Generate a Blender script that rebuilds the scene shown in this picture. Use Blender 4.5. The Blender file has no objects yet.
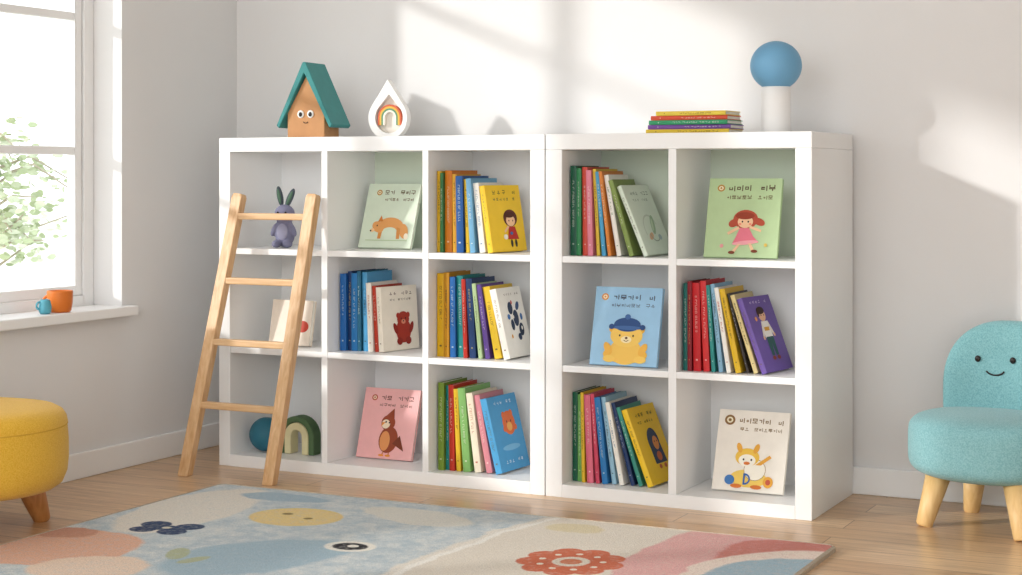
import bpy, bmesh, math, random, colorsys
from mathutils import Vector, Matrix
S = bpy.context.scene
COL = S.collection
PI = math.pi
R = math.radians
# ---------------------------------------------------------------- camera maths (1022x575)
F = 1670.0; HY = 174.0; ZC = 0.997; YAW = R(26.37)
fx, fy = -math.sin(YAW), math.cos(YAW)
rx, ry = math.cos(YAW), math.sin(YAW)
def ray(px):
    u = (px - 511) / F
    return fx + u * rx, fy + u * ry
def XA(px, Y):
    D = ray(px); return Y * D[0] / D[1]
# ---------------------------------------------------------------- materials
def lin(h):
    h = h.lstrip('#'); o = []
    for i in (0, 2, 4):
        c = int(h[i:i+2], 16) / 255
        o.append(c / 12.92 if c <= .04045 else ((c + .055) / 1.055) ** 2.4)
    return (o[0], o[1], o[2], 1)
def mixhex(a, b, f):
    a = a.lstrip('#'); b = b.lstrip('#')
    return '#' + ''.join('%02x' % round(int(a[i:i+2], 16)*(1-f) + int(b[i:i+2], 16)*f) for i in (0, 2, 4))
def deep(h, s=1.10, v=.93):
    h = h.lstrip('#'); H, Sx, V = colorsys.rgb_to_hsv(*[int(h[i:i+2], 16)/255 for i in (0, 2, 4)])
    if Sx < .2: return '#' + h
    return '#' + ''.join('%02x' % round(c*255) for c in colorsys.hsv_to_rgb(H, min(1, Sx*s), V*v))
_m = {}
def M(hexc, rough=.5, var=.06, scale=18, bump=0, bscale=300, spec=.3, sheen=0):
    key = (hexc, rough, var, scale, bump, bscale, spec, sheen)
    if key in _m: return _m[key]
    m = bpy.data.materials.new('mat_' + hexc.strip('#')); m.use_nodes = True
    nt = m.node_tree; N = nt.nodes; L = nt.links
    b = N['Principled BSDF']
    b.inputs['Roughness'].default_value = rough
    b.inputs['Specular IOR Level'].default_value = spec
    if sheen: b.inputs['Sheen Weight'].default_value = sheen
    tc = N.new('ShaderNodeTexCoord'); nz = N.new('ShaderNodeTexNoise')
    nz.inputs['Scale'].default_value = scale; nz.inputs['Detail'].default_value = 3
    L.new(tc.outputs['Object'], nz.inputs['Vector'])
    cr = N.new('ShaderNodeValToRGB'); c = lin(hexc)
    cr.color_ramp.elements[0].position = .3; cr.color_ramp.elements[1].position = .7
    cr.color_ramp.elements[0].color = tuple(x * (1 - var) for x in c[:3]) + (1,)
    cr.color_ramp.elements[1].color = tuple(min(1, x * (1 + var)) for x in c[:3]) + (1,)
    L.new(nz.outputs['Fac'], cr.inputs['Fac']); L.new(cr.outputs['Color'], b.inputs['Base Color'])
    if bump:
        n2 = N.new('ShaderNodeTexNoise'); n2.inputs['Scale'].default_value = bscale
        L.new(tc.outputs['Object'], n2.inputs['Vector'])
        bp = N.new('ShaderNodeBump'); bp.inputs['Strength'].default_value = bump; bp.inputs['Distance'].default_value = .004
        L.new(n2.outputs['Fac'], bp.inputs['Height']); L.new(bp.outputs['Normal'], b.inputs['Normal'])
    _m[key] = m
    return m
def nubby(name, c1, c2, sc=260):
    m = bpy.data.materials.new(name); m.use_nodes = True
    nt = m.node_tree; N = nt.nodes; L = nt.links; b = N['Principled BSDF']
    b.inputs['Roughness'].default_value = .95; b.inputs['Specular IOR Level'].default_value = .1; b.inputs['Sheen Weight'].default_value = .2
    tc = N.new('ShaderNodeTexCoord'); nz = N.new('ShaderNodeTexNoise'); nz.inputs['Scale'].default_value = sc; nz.inputs['Detail'].default_value = 2
    cr = N.new('ShaderNodeValToRGB'); cr.color_ramp.elements[0].position = .36; cr.color_ramp.elements[1].position = .64
    cr.color_ramp.elements[0].color = lin(c1); cr.color_ramp.elements[1].color = lin(c2)
    bp = N.new('ShaderNodeBump'); bp.inputs['Strength'].default_value = .5; bp.inputs['Distance'].default_value = .003
    L.new(tc.outputs['Object'], nz.inputs['Vector']); L.new(nz.outputs['Fac'], cr.inputs['Fac']); L.new(cr.outputs['Color'], b.inputs['Base Color'])
    L.new(nz.outputs['Fac'], bp.inputs['Height']); L.new(bp.outputs['Normal'], b.inputs['Normal'])
    return m
def wood(name, c1, c2, sc=(30, 30, 3), rough=.45):
    m = bpy.data.materials.new(name); m.use_nodes = True
    nt = m.node_tree; N = nt.nodes; L = nt.links; b = N['Principled BSDF']
    b.inputs['Roughness'].default_value = rough
    tc = N.new('ShaderNodeTexCoord'); mp = N.new('ShaderNodeMapping'); mp.inputs['Scale'].default_value = sc
    nz = N.new('ShaderNodeTexNoise'); nz.inputs['Scale'].default_value = 3; nz.inputs['Detail'].default_value = 6
    nz.inputs['Distortion'].default_value = .6
    cr = N.new('ShaderNodeValToRGB'); cr.color_ramp.elements[0].position = .3; cr.color_ramp.elements[1].position = .7
    cr.color_ramp.elements[0].color = lin(c1); cr.color_ramp.elements[1].color = lin(c2)
    L.new(tc.outputs['Object'], mp.inputs['Vector']); L.new(mp.outputs['Vector'], nz.inputs['Vector'])
    L.new(nz.outputs['Fac'], cr.inputs['Fac']); L.new(cr.outputs['Color'], b.inputs['Base Color'])
    return m
def floor_mat():
    m = bpy.data.materials.new('oak_planks'); m.use_nodes = True
    nt = m.node_tree; N = nt.nodes; L = nt.links; b = N['Principled BSDF']
    b.inputs['Roughness'].default_value = .28
    tc = N.new('ShaderNodeTexCoord')
    br = N.new('ShaderNodeTexBrick'); br.inputs['Scale'].default_value = 1
    br.inputs['Brick Width'].default_value = 1.25; br.inputs['Row Height'].default_value = .125
    br.inputs['Mortar Size'].default_value = .0018; br.inputs['Mortar Smooth'].default_value = .3
    br.offset = .37
    br.inputs['Color1'].default_value = lin('#e2c29d'); br.inputs['Color2'].default_value = lin('#cda881')
    br.inputs['Mortar'].default_value = lin('#8a6545')
    L.new(tc.outputs['Object'], br.inputs['Vector'])
    mp = N.new('ShaderNodeMapping'); mp.inputs['Scale'].default_value = (1.6, 24, 1)
    nz = N.new('ShaderNodeTexNoise'); nz.inputs['Scale'].default_value = 2.2; nz.inputs['Detail'].default_value = 9; nz.inputs['Distortion'].default_value = 1.3; nz.inputs['Roughness'].default_value = .65
    L.new(tc.outputs['Object'], mp.inputs['Vector']); L.new(mp.outputs['Vector'], nz.inputs['Vector'])
    cr = N.new('ShaderNodeValToRGB'); cr.color_ramp.elements[0].position = .34; cr.color_ramp.elements[1].position = .66
    cr.color_ramp.elements[0].color = (.70, .64, .57, 1); cr.color_ramp.elements[1].color = (1.08, 1.06, 1.04, 1)
    L.new(nz.outputs['Fac'], cr.inputs['Fac'])
    mx = N.new('ShaderNodeMixRGB'); mx.blend_type = 'MULTIPLY'; mx.inputs['Fac'].default_value = 1
    L.new(br.outputs['Color'], mx.inputs[1]); L.new(cr.outputs['Color'], mx.inputs[2])
    L.new(mx.outputs['Color'], b.inputs['Base Color'])
    return m
def pane_mat():
    m = bpy.data.materials.new('window_glass'); m.use_nodes = True
    nt = m.node_tree; N = nt.nodes; L = nt.links; N.clear()
    o = N.new('ShaderNodeOutputMaterial'); t = N.new('ShaderNodeBsdfTransparent'); g = N.new('ShaderNodeBsdfGlossy')
    g.inputs['Roughness'].default_value = .05
    mx = N.new('ShaderNodeMixShader'); mx.inputs[0].default_value = .04
    L.new(t.outputs[0], mx.inputs[1]); L.new(g.outputs[0], mx.inputs[2]); L.new(mx.outputs[0], o.inputs['Surface'])
    return m
# ---------------------------------------------------------------- mesh builder
class MB:
    def __init__(s): s.v = []; s.f = []; s.mi = []; s.m = []; s.sm = []; s.nodbl = False
    def slot(s, mat):
        if mat not in s.m: s.m.append(mat)
        return s.m.index(mat)
    def add(s, vs, fs, mat, smooth=False):
        o = len(s.v); s.v += [tuple(p) for p in vs]; k = s.slot(mat)
        for f in fs:
            s.f.append([i + o for i in f]); s.mi.append(k); s.sm.append(smooth)
    def poly(s, pts, mat): s.add(pts, [list(range(len(pts)))], mat)
    def box(s, x0, x1, y0, y1, z0, z1, mat):
        v = [(x0,y0,z0),(x1,y0,z0),(x1,y1,z0),(x0,y1,z0),(x0,y0,z1),(x1,y0,z1),(x1,y1,z1),(x0,y1,z1)]
        s.add(v, [(0,3,2,1),(4,5,6,7),(0,1,5,4),(1,2,6,5),(2,3,7,6),(3,0,4,7)], mat)
    def extr(s, pts, a, b, mat, axis='y', smooth=False):
        n = len(pts)
        def P(p, t): return (p[0], t, p[1]) if axis == 'y' else (p[0], p[1], t)
        v = [P(p, a) for p in pts] + [P(p, b) for p in pts]
        s.add(v, [list(range(n))[::-1], list(range(n, 2*n))], mat)
        s.add(v, [(i, (i+1) % n, (i+1) % n + n, i + n) for i in range(n)], mat, smooth)
    def lathe(s, prof, mat, c=(0,0,0), seg=32, rot=None, smooth=True):
        v = []; f = []; n = len(prof)
        for j in range(seg):
            a = 2*PI*j/seg
            for r, z in prof:
                p = Vector((r*math.cos(a), r*math.sin(a), z))
                if rot: p = rot @ p
                v.append((p.x+c[0], p.y+c[1], p.z+c[2]))
        for j in range(seg):
            k = (j+1) % seg
            for i in range(n-1): f.append((j*n+i, k*n+i, k*n+i+1, j*n+i+1))
        s.add(v, f, mat, smooth)
    def ell(s, c, r, mat, seg=24, rings=14, rot=None):
        prof = [(max(1e-5, math.sin(PI*i/rings)), -math.cos(PI*i/rings)) for i in range(rings+1)]
        v = []; f = []; n = len(prof)
        for j in range(seg):
            a = 2*PI*j/seg
            for q, z in prof:
                p = Vector((q*math.cos(a)*r[0], q*math.sin(a)*r[1], z*r[2]))
                if rot: p = rot @ p
                v.append((p.x+c[0], p.y+c[1], p.z+c[2]))
        for j in range(seg):
            k = (j+1) % seg
            for i in range(n-1): f.append((j*n+i, k*n+i, k*n+i+1, j*n+i+1))
        s.add(v, f, mat, True)
    def tube(s, path, rad, mat, seg=10, cap=True):
        path = [Vector(p) for p in path]; n = len(path)
        rr = rad if isinstance(rad, (list, tuple)) else [rad]*n
        v = []; f = []
        t0 = (path[1]-path[0]).normalized(); ref = Vector((0,0,1)) if abs(t0.z) < .9 else Vector((1,0,0))
        for i, p in enumerate(path):
            t = (path[min(i+1,n-1)] - path[max(i-1,0)]).normalized()
            if abs(t.dot(ref)) > .98: a = t.cross(Vector((0,1,0))).normalized()
            else: a = t.cross(ref).normalized()
            b = a.cross(t)
            for j in range(seg):
                an = 2*PI*j/seg; v.append(tuple(p + (a*math.cos(an) + b*math.sin(an))*rr[i]))
        for i in range(n-1):
            for j in range(seg): k = (j+1) % seg; f.append((i*seg+j, i*seg+k, (i+1)*seg+k, (i+1)*seg+j))
        s.add(v, f, mat, True)
        if cap: s.add(v, [list(range(seg))[::-1], list(range((n-1)*seg, n*seg))], mat)
    def build(s, name, parent=None, bevel=0, bseg=3, remesh=0):
        me = bpy.data.meshes.new(name); me.from_pydata(s.v, [], s.f)
        for m in s.m: me.materials.append(m)
        for p, k, sm in zip(me.polygons, s.mi, s.sm): p.material_index = k; p.use_smooth = sm
        bm = bmesh.new(); bm.from_mesh(me)
        if not s.nodbl: bmesh.ops.remove_doubles(bm, verts=bm.verts, dist=1e-5)
        bmesh.ops.recalc_face_normals(bm, faces=bm.faces); bm.to_mesh(me); bm.free(); me.update()
        o = bpy.data.objects.new(name, me); COL.objects.link(o)
        if parent: o.parent = parent
        if remesh:
            md = o.modifiers.new('r', 'REMESH'); md.mode = 'VOXEL'; md.voxel_size = remesh; md.use_smooth_shade = True
            m2 = o.modifiers.new('s', 'SMOOTH'); m2.iterations = 6; m2.factor = .6
        if bevel:
            md = o.modifiers.new('b', 'BEVEL'); md.width = bevel; md.segments = bseg; md.limit_method = 'ANGLE'; md.angle_limit = R(40)
            md.harden_normals = False
        return o
def sp(v, e): return math.copysign(abs(v)**e, v)
def superell(a, b, c, e1, e2, seg=48, rings=28):
    v = []; f = []
    for i in range(rings+1):
        ph = -PI/2 + PI*i/rings
        for j in range(seg):
            th = 2*PI*j/seg
            v.append((a*sp(math.cos(ph), e1)*sp(math.cos(th), e2), b*sp(math.cos(ph), e1)*sp(math.sin(th), e2), c*sp(math.sin(ph), e1)))
    for i in range(rings):
        for j in range(seg):
            k = (j+1) % seg; f.append((i*seg+j, i*seg+k, (i+1)*seg+k, (i+1)*seg+j))
    return v, f
ALL_LABELS = {}
def tag(o, label, cat, group=None):
    o['label'] = label; o['category'] = cat
    if group: o['group'] = group
    n = len(label.split())
    if n < 4 or n > 16: print('LABEL LENGTH', n, label)
    if label in ALL_LABELS: print('DUP LABEL', label)
    ALL_LABELS[label] = 1
def thing(name, label, cat, loc=(0,0,0), rz=0, group=None):
    o = bpy.data.objects.new(name, None); COL.objects.link(o); o.empty_display_size = .05
    o.location = loc; o.rotation_euler = (0, 0, rz); tag(o, label, cat, group); return o
def struct(o): o['kind'] = 'structure'; return o
# ================================================================ SETTING
YB = 5.15; XL = -3.70; XR = 2.2; YF = -1.6; CH = 2.75
wall_m = M('#e4e3e2', .85, .012, 3, .05, 120)
trim_m = M('#f3f3f2', .45, .01, 4)
mb = MB(); mb.box(XL-.2, XR+.2, YF, YB+.2, -.1, 0, floor_mat()); struct(mb.build('floor'))
mb = MB(); mb.box(XL-.2, XR+.2, YB, YB+.2, 0, CH, wall_m); struct(mb.build('wall_back'))
mb = MB(); mb.box(XR, XR+.2, YF, YB, 0, CH, wall_m); struct(mb.build('wall_right'))
mb = MB(); mb.box(XL-.2, XR+.2, YF, YB+.2, CH, CH+.1, wall_m); struct(mb.build('ceiling'))
SILL = .535; WT = 2.45
W1 = (3.02, 4.49); W2 = (1.1, 2.72)
mb = MB()
mb.box(XL-.2, XL, YF, YB, 0, SILL, wall_m); mb.box(XL-.2, XL, YF, YB, WT, CH, wall_m)
for a, b in ((YF, W2[0]), (W2[1], W1[0]), (W1[1], YB)): mb.box(XL-.2, XL, a, b, SILL, WT, wall_m)
struct(mb.build('wall_left'))
glass = pane_mat()
for n, (a, b) in ((1, W1), (2, W2)):
    e = bpy.data.objects.new('window_%d' % n, None); COL.objects.link(e); e['kind'] = 'structure'; e.location = (XL, (a+b)/2, SILL)
    h = WT - SILL; w = (b-a)/2
    fr = MB(); t = .05; x0, x1 = -.175, -.12
    fr.box(x0, x1, -w, -w+t, 0, h, trim_m); fr.box(x0, x1, w-t, w, 0, h, trim_m)
    fr.box(x0, x1, -w+t, w-t, 0, .05, trim_m); fr.box(x0, x1, -w+t, w-t, h-t, h, trim_m)
    fr.build('window_frame', e, .004)
    sh = MB(); x0, x1 = -.165, -.128
    for (p, q) in ((-w+t, -.0), (0, w-t)):
        s_ = .035
        sh.box(x0, x1, p+.002, p+s_, .052, h-t-.002, trim_m); sh.box(x0, x1, q-s_, q-.002, .052, h-t-.002, trim_m)
        sh.box(x0, x1, p+s_, q-s_, .052, .085, trim_m); sh.box(x0, x1, p+s_, q-s_, h-t-s_, h-t-.002, trim_m)
        for zz in (1.076-SILL, 1.53-SILL, 1.98-SILL): sh.box(x0+.005, x1-.003, p+s_, q-s_, zz-.014, zz+.014, trim_m)
    sh.build('window_sash', e, .003)
    g = MB(); g.box(-.150, -.147, -w+t+.03, w-t-.03, .07, h-t-.02, glass); g.build('window_pane', e)
    sl = MB(); sl.box(-.12, .045, -w-.035, w+.035, -.018, .015, trim_m)
    sl.build('window_sill', e, .004)
mb = MB(); mb.box(XL, XL+.015, YF, YB, 0, .085, trim_m); struct(mb.build('baseboard_left', bevel=.004))
mb = MB(); mb.box(XL+.015, XR, YB-.015, YB, 0, .085, trim_m); struct(mb.build('baseboard_back', bevel=.004))
mb = MB(); mb.box(-40, XL-.2, -20, 40, -.3, -.12, M('#e9ebe4', .9, .04, 1)); struct(mb.build('ground'))
# ================================================================ TREE OUTSIDE
random.seed(5)
tr = thing('tree', 'leafy pale green tree outside the window', 'tree', (-5.90, 6.15, -.12))
bark = M('#a59d8a', .9, .1, 10)
mb = MB(); mb.tube([(0,0,0),(.02,.02,.4),(-.03,0,.8),(.02,.03,1.3)], [.035,.028,.020,.008], bark)
tips = []
for i in range(24):
    z = random.uniform(.62, 1.28); a = random.uniform(0, 2*PI); l = random.uniform(.2, .48)
    p1 = Vector((0, 0, z)); p2 = p1 + Vector((math.cos(a)*l*.5, math.sin(a)*l*.5, .08)); p3 = p1 + Vector((math.cos(a)*l, math.sin(a)*l, random.uniform(-.08, .18)))
    mb.tube([p1, p2, p3], [.009, .006, .003], bark, 5); tips += [p2, p3, (p2+p3)/2]
mb.build('trunk', tr)
mb = MB(); lm = [M('#aebb98', .6), M('#bcc7aa', .6), M('#9dab85', .6), M('#c9d1bb', .6)]
for p in tips:
    for k in range(9):
        c = p + Vector([random.gauss(0, .055) for _ in range(3)])
        rot = Matrix.Rotation(random.uniform(0, 6.28), 3, 'Z') @ Matrix.Rotation(random.uniform(-1.2, 1.2), 3, 'X')
        s = random.uniform(.018, .034)
        mb.poly([c + rot @ Vector(q) for q in ((-s,0,0),(-s*.5,0,s*.55),(s*.4,0,s*.5),(s,0,0),(s*.4,0,-s*.5),(-s*.5,0,-s*.55))], random.choice(lm))
mb.build('foliage', tr)
# ================================================================ BOOKCASES
YS = 4.68; YBK = 4.99; YE = 5.13; HT = 1.12
white = M('#f4f4f3', .38, .008, 3); bounce_green = M('#dbe6d3', .6, .01, 3)
Z1, Z2, ZB, ZT = .744, .407, .040, 1.072
def bookcase(px0, px1, opens, label, tinted):
    x0 = XA(px0, YS); x1 = XA(px1, YS)
    cx = (x0+x1)/2
    t = thing('bookcase', label, 'bookcase', (cx, YS, 0))
    op = [(XA(a, YS)-cx, XA(b, YS)-cx) for a, b in opens]
    X0, X1 = x0-cx, x1-cx; D = YE-YS; DB = YBK-YS
    m = MB(); m.box(X0, op[0][0], 0, D, 0, ZT, white); m.build('side_panel', t, .0025)
    m = MB(); m.box(op[-1][1], X1, 0, D, 0, ZT, white); m.build('side_panel', t, .0025)
    m = MB(); m.box(X0, X1, 0, D, ZT, HT, white); m.build('top_panel', t, .0025)
    m = MB(); m.box(op[0][0], op[-1][1], 0, D, 0, ZB, white); m.build('bottom_panel', t, .0015)
    m = MB(); m.box(op[0][0], op[-1][1], DB, DB+.016, ZB, ZT, white); m.build('back_panel', t)
    for i in range(len(op)-1):
        m = MB(); m.box(op[i][1], op[i+1][0], .002, DB, ZB, ZT, white); m.build('divider', t, .0015)
    for i, (a, b) in enumerate(op):
        for z in (Z1, Z2):
            m = MB(); m.box(a, b, .003, DB, z-.02, z, white); m.build('shelf', t, .0015)
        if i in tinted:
            m = MB(); m.box(a, b, DB-.003, DB-.0002, Z1, ZT, bounce_green); o = m.build('back_bounce_tint', t); o['label'] = 'painted pale green bounce light on the top cubby back'  # green light bounced off book covers, painted as a thin tinted sheet
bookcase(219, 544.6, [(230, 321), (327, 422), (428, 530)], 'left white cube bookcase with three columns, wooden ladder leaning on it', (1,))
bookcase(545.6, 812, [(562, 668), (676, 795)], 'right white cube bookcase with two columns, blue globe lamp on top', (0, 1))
# ================================================================ BOOKS
PAGE = M('#efe9dc', .8, .04, 200)
def ellipse(cx, cy, rx_, ry_, rot=0, n=22, a0=0, a1=2*PI, closed=True):
    o = []
    for i in range(n if closed else n+1):
        a = a0+(a1-a0)*i/n
        x, y = rx_*math.cos(a), ry_*math.sin(a)
        o.append((cx+x*math.cos(rot)-y*math.sin(rot), cy+x*math.sin(rot)+y*math.cos(rot)))
    return o
def book_parts(root, w, h, t, cover, art=None, spine_txt=None, seed=0):
    m = MB(); cm = M(cover, .4, .03, 30); b = min(.0022, t*.2); bl = .0018
    sec = [(w,-t),(0,-t),(-bl*.8,-t*.75),(-bl,-t*.5),(-bl*.8,-t*.25),(0,0),(w,0),(w,-b),(b,-b),(b,-t+b),(w,-t+b)]
    m.extr(sec, 0, h, cm, 'z')
    rnd = random.Random(seed)
    if spine_txt:
        sm = M(mixhex(cover, spine_txt, .7), .5); x = -bl-.0004
        q = t*rnd.uniform(.11, .17); ya, yb = -t*.5-q, -t*.5+q
        z = h*rnd.uniform(.78, .9); zend = h*rnd.uniform(.3, .5)
        while z > zend:
            l = rnd.uniform(.004, .008); th = .0012; ty = rnd.randrange(3)
            m.poly([(x,ya,z),(x,yb,z),(x,yb,z-th),(x,ya,z-th)], sm)
            if ty != 1: m.poly([(x,ya,z),(x,ya+th,z),(x,ya+th,z-l),(x,ya,z-l)], sm)
            if ty != 2: m.poly([(x,yb-th,z),(x,yb,z),(x,yb,z-l),(x,yb-th,z-l)], sm)
            if ty == 0: m.poly([(x,ya,z-l+th),(x,yb,z-l+th),(x,yb,z-l),(x,ya,z-l)], sm)
            z -= l + rnd.choice((.002, .002, .003, .007))
        z = h*.12
        m.poly([(x,ya,z),(x,yb,z),(x,yb,z+t*.2),(x,ya,z+t*.2)], sm)
    if art:
        k = [0]
        def lay(pts, col):
            k[0] += 1; y = -t-.00025-.00010*k[0]
            m.poly([(p[0]/100*w, y, p[1]/100*h) for p in pts], M(col, .45, .02))
        for it in art:
            c = it[0]
            if c == 'e': lay(ellipse(it[1], it[2], it[3], it[4], R(it[6]) if len(it) > 6 else 0), it[5])
            elif c == 'p': lay(it[1], it[2])
            elif c == 'a':
                _, cx, cy, r1, r2, a0, a1, th, col = it
                o = ellipse(cx, cy, r1, r2, 0, 18, R(a0), R(a1), False); i_ = ellipse(cx, cy, r1-th, r2-th, 0, 18, R(a0), R(a1), False)
                k[0] += 1; y = -t-.00025-.00010*k[0]
                for q in range(18):
                    m.poly([(p[0]/100*w, y, p[1]/100*h) for p in (o[q], o[q+1], i_[q+1], i_[q])], M(col, .45, .02))
            elif c == 't':   # row of small hand-lettered blocks
                _, X0, Y0, X1, sz, n, col = it
                k[0] += 1; y = -t-.00025-.00010*k[0]; mt = M(col, .5, .02)
                st = (X1-X0)/n; G = min(st*.84, sz*1.25); th = max(sz*.16, .75)
                def q4(xa, ya, xb, yb): m.poly([(p[0]/100*w, y, p[1]/100*h) for p in ((xa,ya),(xb,ya),(xb,yb),(xa,yb))], mt)
                def hb(x_, y_, l): q4(x_, y_, x_+l, y_+th)
                def vb(x_, y_, l): q4(x_, y_, x_+th*1.15, y_+l)
                def ring(x_, y_, r_):
                    o = ellipse(x_, y_, r_, r_*.85, 0, 10, 0, 2*PI, False); i_ = ellipse(x_, y_, r_-th, r_*.85-th, 0, 10, 0, 2*PI, False)
                    for q in range(10): m.poly([(p[0]/100*w, y, p[1]/100*h) for p in (o[q], o[q+1], i_[q+1], i_[q])], mt)
                gap = rnd.randrange(2, max(3, n-1))
                for g in range(n):
                    if g == gap: continue
                    gx = X0+g*st; g0 = Y0+rnd.uniform(-.06, .06)*sz; H_ = sz*rnd.uniform(.85, 1); cons = rnd.randrange(5); vow = rnd.randrange(4)
                    wide = vow in (1, 2); cw = G*.85 if wide else G*.52; cb = g0+H_*.45 if wide else g0+H_*.2; chh = H_*.55
                    if cons == 0: hb(gx, cb, cw); hb(gx, cb+chh-th, cw); vb(gx, cb, chh); vb(gx+cw-th, cb, chh)
                    elif cons == 1: hb(gx, cb+chh-th, cw); vb(gx+cw-th, cb, chh)
                    elif cons == 2: ring(gx+cw*.5, cb+chh*.5, min(cw, chh)*.5)
                    elif cons == 3: hb(gx, cb, cw); vb(gx, cb, chh); vb(gx+cw-th, cb, chh)
                    else: hb(gx, cb, cw); hb(gx, cb+chh*.5, cw); hb(gx, cb+chh-th, cw); vb(gx, cb, chh*.5); vb(gx+cw-th, cb+chh*.5, chh*.5)
                    if vow == 0: vb(gx+G*.72, g0, H_); hb(gx+G*.72, g0+H_*.5, G*.2)
                    elif vow == 1: hb(gx-G*.05, g0+H_*.05, G*.95); vb(gx+G*.42, g0+H_*.05, H_*.32)
                    elif vow == 2: hb(gx-G*.05, g0+H_*.25, G*.95); vb(gx+G*.42, g0-H_*.03, H_*.28)
                    else: vb(gx+G*.75, g0, H_)
    m.nodbl = True
    m.build('cover', root)
    p = MB(); p.box(b+.0003, w-.003, -t+b+.0002, -b-.0002, .0025, h-.0025, PAGE); p.build('pages', root)
def logo(x, y, col='#b98a3c', r=5.2):
    return [('e', x, y, r, r*.85, col), ('e', x, y, r*.6, r*.5, '#f2e7c8'), ('e', x, y, r*.3, r*.26, col)]
SK = '#f1c49c'
ART = {}
ART['fox'] = [('t', 34, 83, 94, 7, 6, '#6a5a3a'), ('t', 36, 73, 92, 5, 8, '#7a6a4a')] + logo(23, 86) + [
    ('e', 56, 34, 24, 13, '#e2a05e', -4), ('e', 55, 24, 15, 8, '#d6e2cc'), ('e', 82, 26, 8, 12, '#e2a05e', 25), ('e', 88, 18, 4, 5, '#f6ead2', 20),
    ('p', [(34,32),(42,34),(40,14),(34,14)], '#d58f4a'), ('p', [(68,32),(75,30),(76,14),(70,14)], '#d58f4a'),
    ('e', 32, 32, 12, 8, '#e2a05e', -25), ('p', [(30,40),(35,50),(40,41)], '#c97a38'), ('e', 22, 27, 4, 3, '#f0c898'), ('e', 19, 26, 1.6, 1.3, '#2b211c'),
    ('e', 30, 34, 1.3, 1.2, '#2b211c'), ('p', [(12,12),(92,12),(92,10.8),(12,10.8)], '#b4c79a')]
ART['girl'] = [('t', 28, 84, 94, 7.5, 6, '#5b4632'), ('t', 26, 73.5, 90, 5.2, 9, '#6c5a3a')] + logo(17, 87.5) + [
    ('e', 54, 48, 17, 12, '#b24a30'), ('e', 38, 43, 7, 5, '#b24a30', 20), ('e', 73, 45, 8, 4.5, '#b24a30', -20), ('e', 54, 45, 10.5, 8, SK),
    ('e', 53, 52.5, 13, 4.6, '#96391f'), ('e', 50, 45, 1.1, 1.2, '#2b1a14'), ('e', 58, 45, 1.1, 1.2, '#2b1a14'), ('e', 47, 42, 2, 1.3, '#ee8e7a'), ('e', 61, 42, 2, 1.3, '#ee8e7a'),
    ('p', [(47,37),(60,37),(66,27),(74,19),(38,16),(43,27)], '#e4788a'), ('p', [(47,36),(32,28),(30,31),(45,39)], SK), ('p', [(60,37),(76,32),(77,35),(61,40)], SK),
    ('e', 56, 18.5, 18, 2.6, '#f0a4ac', 6), ('p', [(46,17),(50,17),(42,6),(38,7)], SK), ('p', [(60,18),(64,18),(69,9),(65,8)], SK),
    ('e', 38, 6, 4.5, 2, '#7a3b22'), ('e', 69, 8, 4.5, 2, '#7a3b22'), ('e', 24, 14, 2.5, 2.5, '#e9a2a2'), ('e', 84, 16, 2.2, 2.2, '#e3c15c')]
ART['bear'] = [('t', 28, 84, 92, 7.2, 6, '#4a5064'), ('t', 26, 74.5, 92, 4.8, 9, '#5f6a80')] + logo(15, 87, '#d98e3f') + [
    ('e', 52, 14, 33, 11, '#f0b848'), ('e', 52, 18, 24, 17, '#f3c45c'), ('e', 31, 46, 5.5, 5, '#ecb03e'), ('e', 73, 46, 5.5, 5, '#ecb03e'),
    ('e', 52, 38, 24, 14.5, '#f5ca62'), ('e', 52, 33, 8, 4.5, '#fbe6b4'), ('e', 52, 35, 2.1, 1.5, '#5a3520'), ('e', 42, 38, 1.3, 1.4, '#33231b'), ('e', 62, 38, 1.3, 1.4, '#33231b'),
    ('a', 52, 33.5, 4, 3, 200, 340, .9, '#5a3520'), ('e', 52, 52, 20, 9, '#274a80'), ('p', [(32,47),(72,47),(72,52),(32,52)], '#274a80'), ('e', 52, 48, 22, 2.6, '#3f659e'),
    ('e', 52, 62, 4.2, 3.4, '#3f659e'), ('e', 29, 49, 4.2, 3.4, '#274a80'), ('e', 75, 49, 4.2, 3.4, '#274a80'), ('e', 26, 21, 5, 9, '#efb54a', 35), ('e', 78, 21, 5, 9, '#efb54a', -35), ('e', 29, 8, 9, 4.5, '#f5ca62'), ('e', 75, 8, 9, 4.5, '#f5ca62')]
ART['pinkfox'] = [('t', 32, 83.5, 92, 7, 6, '#7a4a40'), ('t', 30, 74, 90, 4.8, 8, '#8a5a4c')] + logo(19, 86, '#c2553c') + [
    ('e', 54, 27, 17, 19, '#96452a', -10), ('p', [(62,22),(84,12),(74,34)], '#7a3820'), ('e', 48, 25, 9, 14, '#e0955a'), ('e', 50, 51, 12.5, 11, '#96452a'), ('p', [(44,60),(58,72),(60,58)], '#96452a'),
    ('e', 46, 49, 7.5, 6.5, '#f0dcc0'), ('p', [(39,51),(46,52),(38,45)], '#e4903a'), ('e', 46, 52, 1.4, 1.4, '#1e1512'), ('e', 52, 51, 1.2, 1.2, '#1e1512'),
    ('p', [(47,9),(49,9),(47,4),(45,4)], '#c9743a'), ('p', [(57,9),(59,9),(59,4),(57,4)], '#c9743a'), ('e', 45, 4.5, 5, 1.6, '#e4903a'), ('e', 57, 4.5, 5, 1.6, '#e4903a')]
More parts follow.
